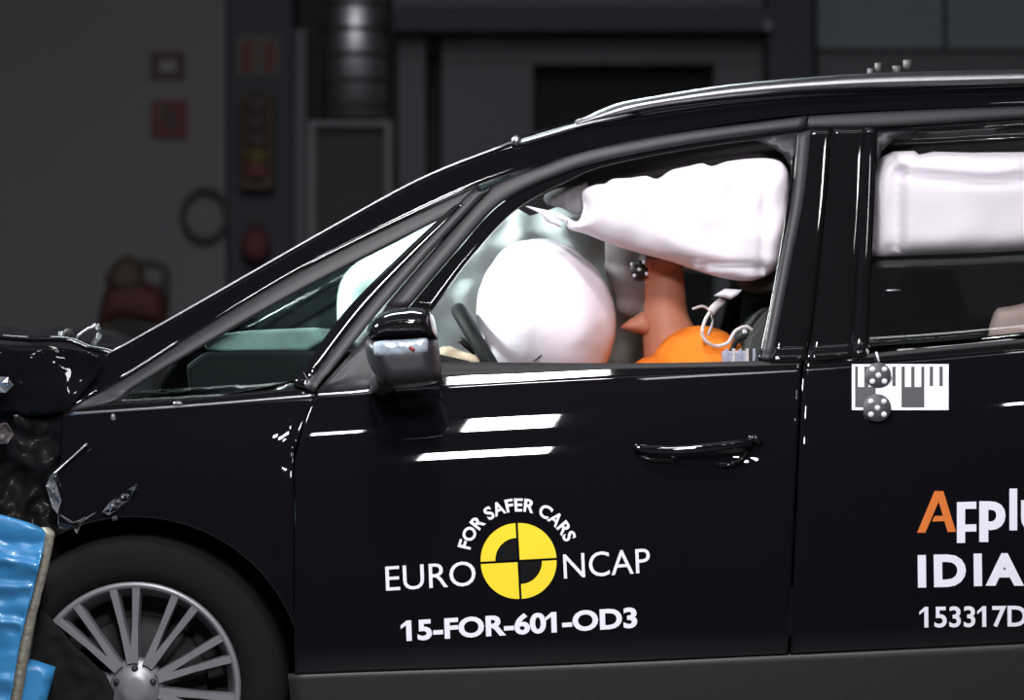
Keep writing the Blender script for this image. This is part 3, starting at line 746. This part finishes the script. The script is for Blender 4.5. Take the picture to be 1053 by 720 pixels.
# arc text
cxx, cyy = 533.3, 577.0
vs, fs = txt('FOR SAFER CARS', .03, 1.06)
a0 = min(v.x for v in vs); a1 = max(v.x for v in vs); kk = 13.2/.72; out = []
A0, A1 = math.radians(167), math.radians(22)
for v in vs:
    t = (v.x-a0)/(a1-a0); an = A0+(A1-A0)*t; r = 51.5+v.y*kk; out.append((cxx+r*math.cos(an), cyy-r*math.sin(an)))
decal('lettering', out, fs, ed, door)
def sector(r0, r1, a0, a1, n=14, gap=1.2, rot=3.0):
    v = []; f = []
    for i in range(n+1):
        a = math.radians(a0+(a1-a0)*i/n)
        for r in (r0, r1): v.append([r*math.cos(a), r*math.sin(a)])
    for i in range(n): f.append((2*i, 2*i+1, 2*i+3, 2*i+2))
    ma = math.radians((a0+a1)/2); sx = gap*(1 if math.cos(ma) > 0 else -1); sy = gap*(1 if math.sin(ma) > 0 else -1)
    cr, sr = math.cos(math.radians(rot)), math.sin(math.radians(rot))
    v = [(x+sx, y+sy) for x, y in v]
    return [(cxx+x*cr-y*sr, cyy-(x*sr+y*cr)) for x, y in v], f
R0 = 37.8
em = None
for (r0, r1, a, b, c) in ((0, R0, 0, 90, 'yellow'), (R0*.60, R0, 90, 180, 'yellow'), (0, R0, 180, 270, 'yellow'), (R0*.60, R0, 270, 360, 'yellow'), (0, R0*.57, 90, 180, 'blackp'), (0, R0*.57, 270, 360, 'blackp')):
    v, f = sector(r0, r1, a, b)
    decal('round_emblem', v, f, M[c], door)
# right hand block on the rear door
def quad(*p): return list(p), [tuple(range(len(p)))]
Al = ([(943, 548), (961, 505), (970, 505), (966.5, 513), (951.5, 548)], [(0, 1, 2, 3, 4)])
Ar = ([(961, 505), (970, 505), (983, 547), (974.5, 547.3), (965, 515)], [(0, 1, 2, 3, 4)])
Ac = ([(958.5, 536.5), (971.5, 536), (970, 530.5), (961, 530.7)], [(0, 1, 2, 3)])
av = []; af = []
for v, f in (Al, Ar, Ac):
    af += [tuple(i+len(av) for i in q)[::-1] for q in f]; av += v
decal('lettering', av, af, M['orangep'], rdoor)['label'] = 'orange letter A'
pv = []; pf = []
for (x0, x1, y0, y1) in ((984, 992.5, 516.5, 558.5), (992.5, 1004, 516.2, 523.5), (992.5, 1004, 539.5, 546.8)):
    pf.append(tuple(i+len(pv) for i in range(4))); pv += [(x0, y1), (x1, y1-.1), (x1, y0-.3), (x0, y0)]
decal('lettering', pv, pf, ed, rdoor)
fit('lettering', 'p', 1007, 1034, 515.5, 557.5, ed, rdoor, 0, .04)
fit('lettering', 'l', 1038, 1046, 502.5, 545.5, ed, rdoor, 0, .05)
fit('lettering', 'u', 1050, 1076, 514.5, 545.5, ed, rdoor, 0, .05)
fit('lettering', 'I', 944, 952.5, 571, 604.5, ed, rdoor, .02, .03)
fit('lettering', 'D', 960.5, 993.5, 570.5, 604, ed, rdoor, .02, .045)
fit('lettering', 'I', 1001.5, 1010, 569.5, 603, ed, rdoor, .02, .03)
fit('lettering', 'A', 1013.5, 1053, 569, 602.5, ed, rdoor, .0, .05)
fit('lettering', '153317D', 945.5, 1056, 624, 646, ed, rdoor, .012, .02)
# measuring sticker
def rect(x0, x1, y0, y1, slope=0): return [(x0, y1), (x1, y1), (x1, y0), (x0, y0)], [(0, 1, 2, 3)]
def rects(name, L, m, eps):
    v = []; f = []
    for (x0, x1, y0, y1) in L:
        # small tiles so that the sticker follows the curved skin
        nx = max(1, int((x1-x0)/6)); ny = max(1, int((y1-y0)/4))
        for i in range(nx):
            for j in range(ny):
                a, b = x0+(x1-x0)*i/nx, x0+(x1-x0)*(i+1)/nx; c, d = y0+(y1-y0)*j/ny, y0+(y1-y0)*(j+1)/ny
                f.append(tuple(k+len(v) for k in range(4))); v += [(a, d), (b, d), (b, c), (a, c)]
    return v, f
def YP(px, py): return YS(px, max(py, Sb(px)+3))
def sticker(name, L, m, lvl, parent):
    v, f = rects(name, L, m, 0)
    return mk(name, [P(x, y, min(YS(x, y), .083)-.004-lvl*.0012) for x, y in v], [q[::-1] for q in f], m, parent, False)
base = sticker('measuring_sticker', [(876, 975.5, 374.5, 421.8)], ed, 0, car)
base['label'] = 'white sticker with a dark bar scale'
sticker('scale_bars', [(879.3, 882.2, 377, 398), (888.6, 893, 377, 398), (879.3, 900.5, 398, 418.8), (917.5, 921, 377, 397), (927, 930.5, 377, 398), (937, 940.5, 377, 398), (947.3, 950.5, 377, 398), (927, 950.5, 398, 418.8), (956, 959.5, 377, 397), (966, 969.5, 377, 397)], M['markd'], 1, base)
for (tx, ty, tr_) in ((903, 386, 13.2), (902, 419.5, 14.2)):
    y0 = YS(tx, ty)-.012
    t_ = lathe('target_disc', [(0, -.006), (tr_/S0, -.006), (tr_/S0, .006)], P(tx, ty, y0), M['markg'], base, 32)
    k = tr_*.47
    for (dx, dy) in ((0, 0), (-k, -k), (k, -k), (-k, k), (k, k)):
        lathe('white_dot', [(0, -.0075), (2.9/S0, -.0075), (2.9/S0, -.006)], P(tx+dx, ty+dy, y0), ed, base, 14)
tube('white_mark', [P(901, 362, .08), P(904, 372, .078)], .0025, ed, base, sub=1)

# ---------------------------------------------------------------- crash test dummy
dm_root = empty('crash_test_dummy', 'crash test dummy in an orange shirt with its head against the driver airbag', 'crash test dummy', loc=(P(725, 0, .5).x, .5, .52))
def capsule(a, b, r0, r1):
    a, b = Vector(a), Vector(b); n = 10; out = []
    V = []; F = []; t = (b-a).normalized(); u = t.orthogonal().normalized(); w2 = t.cross(u)
    prof = []
    for i in range(5): an = math.pi/2*(1-i/4); prof.append((r0*math.cos(an), -r0*math.sin(an)))
    L = (b-a).length
    for i in range(5): an = math.pi/2*i/4; prof.append((r1*math.cos(an), L+r1*math.sin(an)))
    sg_ = 14
    for (r, h_) in prof:
        for k in range(sg_):
            an = 2*math.pi*k/sg_; V.append(a+t*h_+max(r, 1e-4)*(u*math.cos(an)+w2*math.sin(an)))
    for i in range(len(prof)-1):
        for k in range(sg_): F.append((i*sg_+k, i*sg_+(k+1) % sg_, (i+1)*sg_+(k+1) % sg_, (i+1)*sg_+k))
    return V, F
def blob(name, shapes, voxel, m, parent, smooth_it=6):
    V = []; F = []
    for v, f in shapes:
        F += [tuple(i+len(V) for i in q) for q in f]; V += list(v)
    me = bpy.data.meshes.new(name); me.from_pydata([tuple(v) for v in V], [], F)
    bm = bmesh.new(); bm.from_mesh(me)
    bmesh.ops.remove_doubles(bm, verts=bm.verts, dist=3e-4); bmesh.ops.recalc_face_normals(bm, faces=bm.faces); bm.to_mesh(me); bm.free()
    o = bpy.data.objects.new(name, me); COL.objects.link(o)
    r = o.modifiers.new('r', 'REMESH'); r.mode = 'VOXEL'; r.voxel_size = voxel; r.use_smooth_shade = True
    s_ = o.modifiers.new('s', 'SMOOTH'); s_.iterations = smooth_it; s_.factor = .6
    dg = bpy.context.evaluated_depsgraph_get(); me2 = bpy.data.meshes.new_from_object(o.evaluated_get(dg))
    bpy.data.objects.remove(o); pl = parent_loc(parent)
    for v in me2.vertices: v.co = v.co-pl
    me2.materials.clear(); me2.materials.append(m)
    return link(name, me2, None, parent)
Yd = .5
def q(px, py, dy=0): return P(px, py, Yd+dy) if abs(dy) < 1e-9 else Vector((P(px, py, Yd).x, Yd+dy, P(px, py, Yd).z))
hr = Matrix.Rotation(math.radians(-10), 3, 'Y')
hip = Vector((P(715, 0, .5).x-.05, Yd, .62))
knee = hip+Vector((-.42, 0, .08)); 
sh = q(702, 392)
body_shapes = [
    ellipsoid_v(q(664, 252), (.098, .076, .108), hr), ellipsoid_v(q(652, 283), (.062, .058, .075), hr),
    ellipsoid_v(q(648, 312), (.036, .034, .036)), ellipsoid_v(q(628, 276), (.018, .015, .024)),       # jaw, nose
    ellipsoid_v(q(641, 262), (.045, .05, .03)),
    ellipsoid_v(q(664, 270, -.072), (.014, .010, .026)), ellipsoid_v(q(664, 270, .072), (.014, .010, .026)),
    capsule(q(682, 280), q(685, 345), .05, .056), capsule(q(684, 330), q(698, 385), .058, .085),
    capsule(q(712, 400, -.05), hip+Vector((.02, -.03, 0)), .115, .125), capsule(q(712, 400, .05), hip+Vector((.02, .03, 0)), .115, .125),
    capsule(q(700, 398, -.15), q(700, 398, .15), .06, .06),
]
wr_l = []
for s in (-1, 1):
    shd = q(702, 402, s*.19); elb = q(660, 500, s*.24); wri = Vector((sw_c.x+.12, Yd+s*.19, sw_c.z-.10)); hnd = Vector((sw_c.x+.06, Yd+s*.19, sw_c.z-.08))
    body_shapes += [capsule(shd, elb, .052, .042), capsule(elb, wri, .040, .028), ellipsoid_v(hnd, (.045, .016, .035))]
    for i in range(4):
        p0 = hnd+Vector((-.03, 0, -.024+.017*i)); p1 = p0+Vector((-.03, s*.012, .006)); p2 = p1+Vector((-.012, -s*.02, .0))
        body_shapes += [capsule(p0, p1, .0085, .008), capsule(p1, p2, .008, .007)]
    body_shapes += [capsule(hnd+Vector((.01, 0, .02)), hnd+Vector((-.02, -s*.03, .045)), .010, .009)]
    hp = hip+Vector((0, s*.1, 0)); kn = hp+Vector((-.42, s*.05, .08)); an = kn+Vector((-.22, 0, -.34)); an.z = .36
    body_shapes += [capsule(hp, kn, .085, .058), capsule(kn, an, .055, .036), capsule(an, an+Vector((-.15, 0, -.02)), .036, .03)]
body = blob('body', body_shapes, .0065, M['skin'], dm_root, 8)
body.data.materials.append(M['facep'])
bl = parent_loc(dm_root)
for p in body.data.polygons:
    cc = p.center+bl
    k = S0*D/(D+cc.y); px = CX+cc.x*k; py = CY-(cc.z-CZ)*k
    # grey contact paint over the face and brow, bounded behind by a line through the cheek
    xw = cc.x-q(662, 300).x; zw = cc.z-q(640, 331).z
    if zw > .0 and (xw < 0 or cc.z > q(0, 268).z) and cc.x < q(700, 0).x: p.material_index = 1
# skin collar flap under the chin
cushion('neck_shield', [(637, 337), (648, 328), (661, 320), (672, 330), (668, 345), (656, 343)], Yd-.02, .03, 8, M['skin'], dm_root, step=4)
shirt_shapes = [
    capsule(q(718, 388, -.07), hip+Vector((.02, -.03, .05)), .125, .135), capsule(q(718, 388, .07), hip+Vector((.02, .03, .05)), .125, .135),
    capsule(q(706, 402, -.16), q(706, 402, .16), .075, .075), ellipsoid_v(q(690, 392), (.11, .15, .07)),
    ellipsoid_v(q(730, 362, -.03), (.04, .10, .05)),
]
for s in (-1, 1):
    shd = q(704, 402, s*.19); elb = q(660, 500, s*.24); body_mid = shd.lerp(elb, .55)
    shirt_shapes.append(capsule(shd, body_mid, .068, .058))
shirt = blob('shirt', shirt_shapes, .009, M['shirt'], dm_root, 5)
sh2 = []
for s in (-1, 1):
    hp = hip+Vector((0, s*.1, 0)); sh2.append(capsule(hp, hp+Vector((-.25, s*.03, .05)), .098, .08))
sh2.append(capsule(hip+Vector((0, -.08, 0)), hip+Vector((0, .08, 0)), .11, .11))
blob('shorts', sh2, .012, M['short'], dm_root, 4)
mk_c = q(656, 278, -.072)
tm = lathe('target_marker', [(0, -.006), (.021, -.006), (.021, .02)], mk_c, mat('marker_black', (.02, .016, .016), .6), dm_root, 24)
for (dx, dy) in ((0, 0), (-7.5, -5.5), (5, -7), (-5, 6.5), (7.5, 4.5)):
    c = q(656+dx*.98, 278+dy*.98, -.079); lathe('white_dot', [(0, -.003), (.0042, -.003), (.0042, .001)], c, ed, tm, 12)

# cables and the data box beside the dummy
def cb_(name, pts, r, label, m='cable'):
    o = tube(name, [P(x, y, Y) for x, y, Y in pts], r, M[m], None, sub=6); tag(o, label, 'cable'); return o
o = cb_('data_cable', [(745, 310, .33), (733, 318, .32), (725, 330, .32), (722, 342, .31), (727, 352, .31), (737, 356, .32), (748, 353, .32), (757, 340, .32), (767, 336, .32), (777, 343, .33)], .0042, 'pale looping cable rising from the orange shirt to the white connector')
tube('cable_sleeve', [P(742, 310, .328), P(735, 316, .322), P(731, 321, .322)], .010, M['cable'], o)
o = cb_('thin_cable', [(712, 318, .36), (722, 315, .36), (730, 320, .36), (733, 330, .36), (728, 345, .36)], .003, 'thin short pale cable behind the dummy neck')
o = cushion('cable_connector', [(734, 304), (745, 297), (763, 298), (758, 304), (751, 308), (744, 306)], .30, .008, 3, ed, None, step=3); tag(o, 'small bright white plastic connector hanging under the front curtain airbag', 'connector')
bx = empty('instrument_box', 'small grey-blue instrument box on the sill behind the dummy shoulder', 'box', loc=P(760, 374, .3))
pbox('box_body', 743, 779, 361, 376, .28, .38, M['box'], bx, .004)
for i in range(5): pbox('box_rib', 746+i*7, 749+i*7, 358.5, 372, .272, .281, M['cable'] if i % 2 else M['box'], bx)
ellipsoid('box_light', P(766, 341, .33), (.006, .005, .006), ed, bx, su=10, sv=6)
tube('box_bracket', [P(752, 362, .33), P(758, 350, .33), P(768, 346, .33), P(774, 362, .33)], .006, M['dash'], bx)

# ---------------------------------------------------------------- barrier
br = empty('crash_barrier', 'blue creased honeycomb crash barrier pressed into the front of the car', 'barrier', loc=(P(-120, 0, -.2).x, .3, 0))
YB = -.16
CRE = [(566, .10, .016, 5), (578, .16, .020, 3.5), (590, -.10, .010, 6), (604, .05, .018, 4), (622, -.12, .012, 7), (641, .12, .020, 3.5), (656, .2, .012, 6), (676, -.05, .012, 8), (700, .05, .016, 5), (730, .1, .02, 8), (765, 0, .02, 8)]
def ybf(x, y):
    v = YB+.012*noise.noise(Vector((x/50, y/22, 3)))+.0012*noise.noise(Vector((x/12, y/9, 8)))
    for (yc, sl, am, wd) in CRE:
        d = y-yc-sl*(x-20)-3*noise.noise(Vector((x/18, yc, 0)))
        v += -am*math.exp(-(d/wd)**2) if d < 0 else -am*math.exp(-(d/(wd*2.4))**2)
    return v
edge = crv([(530, 47.5), (547, 46.5), (582, 40), (622, 30), (659, 21), (711, 12), (760, 4), (800, 0)])
outl = [(-130, 505), (-60, 516), (0, 531), (24, 538), (46.5, 547)]+[(edge(y), y) for y in range(556, 800, 12)]+[(-130, 800)]
# crease bands: each fold of the sheet is its own strip of geometry
v, f = cdt(outl, 3)
mk('cladding_sheet', [P(x, y, ybf(x, y)) for x, y in v], [t[::-1] for t in f], M['blue'], br, True, solid=.006)
ev = []; ef = []; n = 0
ys = list(range(547, 800, 6))
for y in ys:
    a = P(edge(y), y, YB+.004); wob = .006*noise.noise(Vector((y/14, 1, 1)))
    t = min(1, (y-547)/120); back_x = -.032+.022*t+wob*.5
    ev += [a, Vector((a.x+back_x, .02, a.z)), Vector((P(-75, 0, .02).x, .03, a.z))]
for i in range(len(ys)-1):
    for k in range(2): ef.append((i*3+k, i*3+k+1, i*3+k+4, i*3+k+3))
mk('honeycomb_face', ev, ef, M['comb'], br, True, solid=.02)
# top and solid core behind
tvs = []
for (x, y) in ((-130, 507), (-60, 518), (0, 533), (24, 540), (45, 549)):
    a = P(x, y, YB+.01); tvs += [a, Vector((a.x-.01, .02, a.z-.01))]
mk('top_sheet', tvs, [(2*i, 2*i+1, 2*i+3, 2*i+2) for i in range(4)], M['blue'], br, True, solid=.005)
a = P(-130, 800, 0); b = P(2, 560, 0)
box('honeycomb_core', a.x, b.x-.06, -.11, .01, a.z, b.z, M['comb'], br); box('honeycomb_core', a.x-.5, P(-75, 0, .02).x, .02, .84, a.z, b.z, M['comb'], br)
box('support_base', a.x-.3, b.x-.02, -.1, .8, 0, a.z, M['satin'], br)
cushion('bumper_block', [(18, 676), (36, 679), (57, 686), (54, 700), (48, 722), (42, 770), (0, 770)], -.03, .03, 4, M['blue'], br, step=6)

# bare mesh pieces: give every piece a clean name order
for o in list(bpy.data.objects):
    if o.type == 'MESH' and not o.data.materials: o.data.materials.append(M['rubber'])
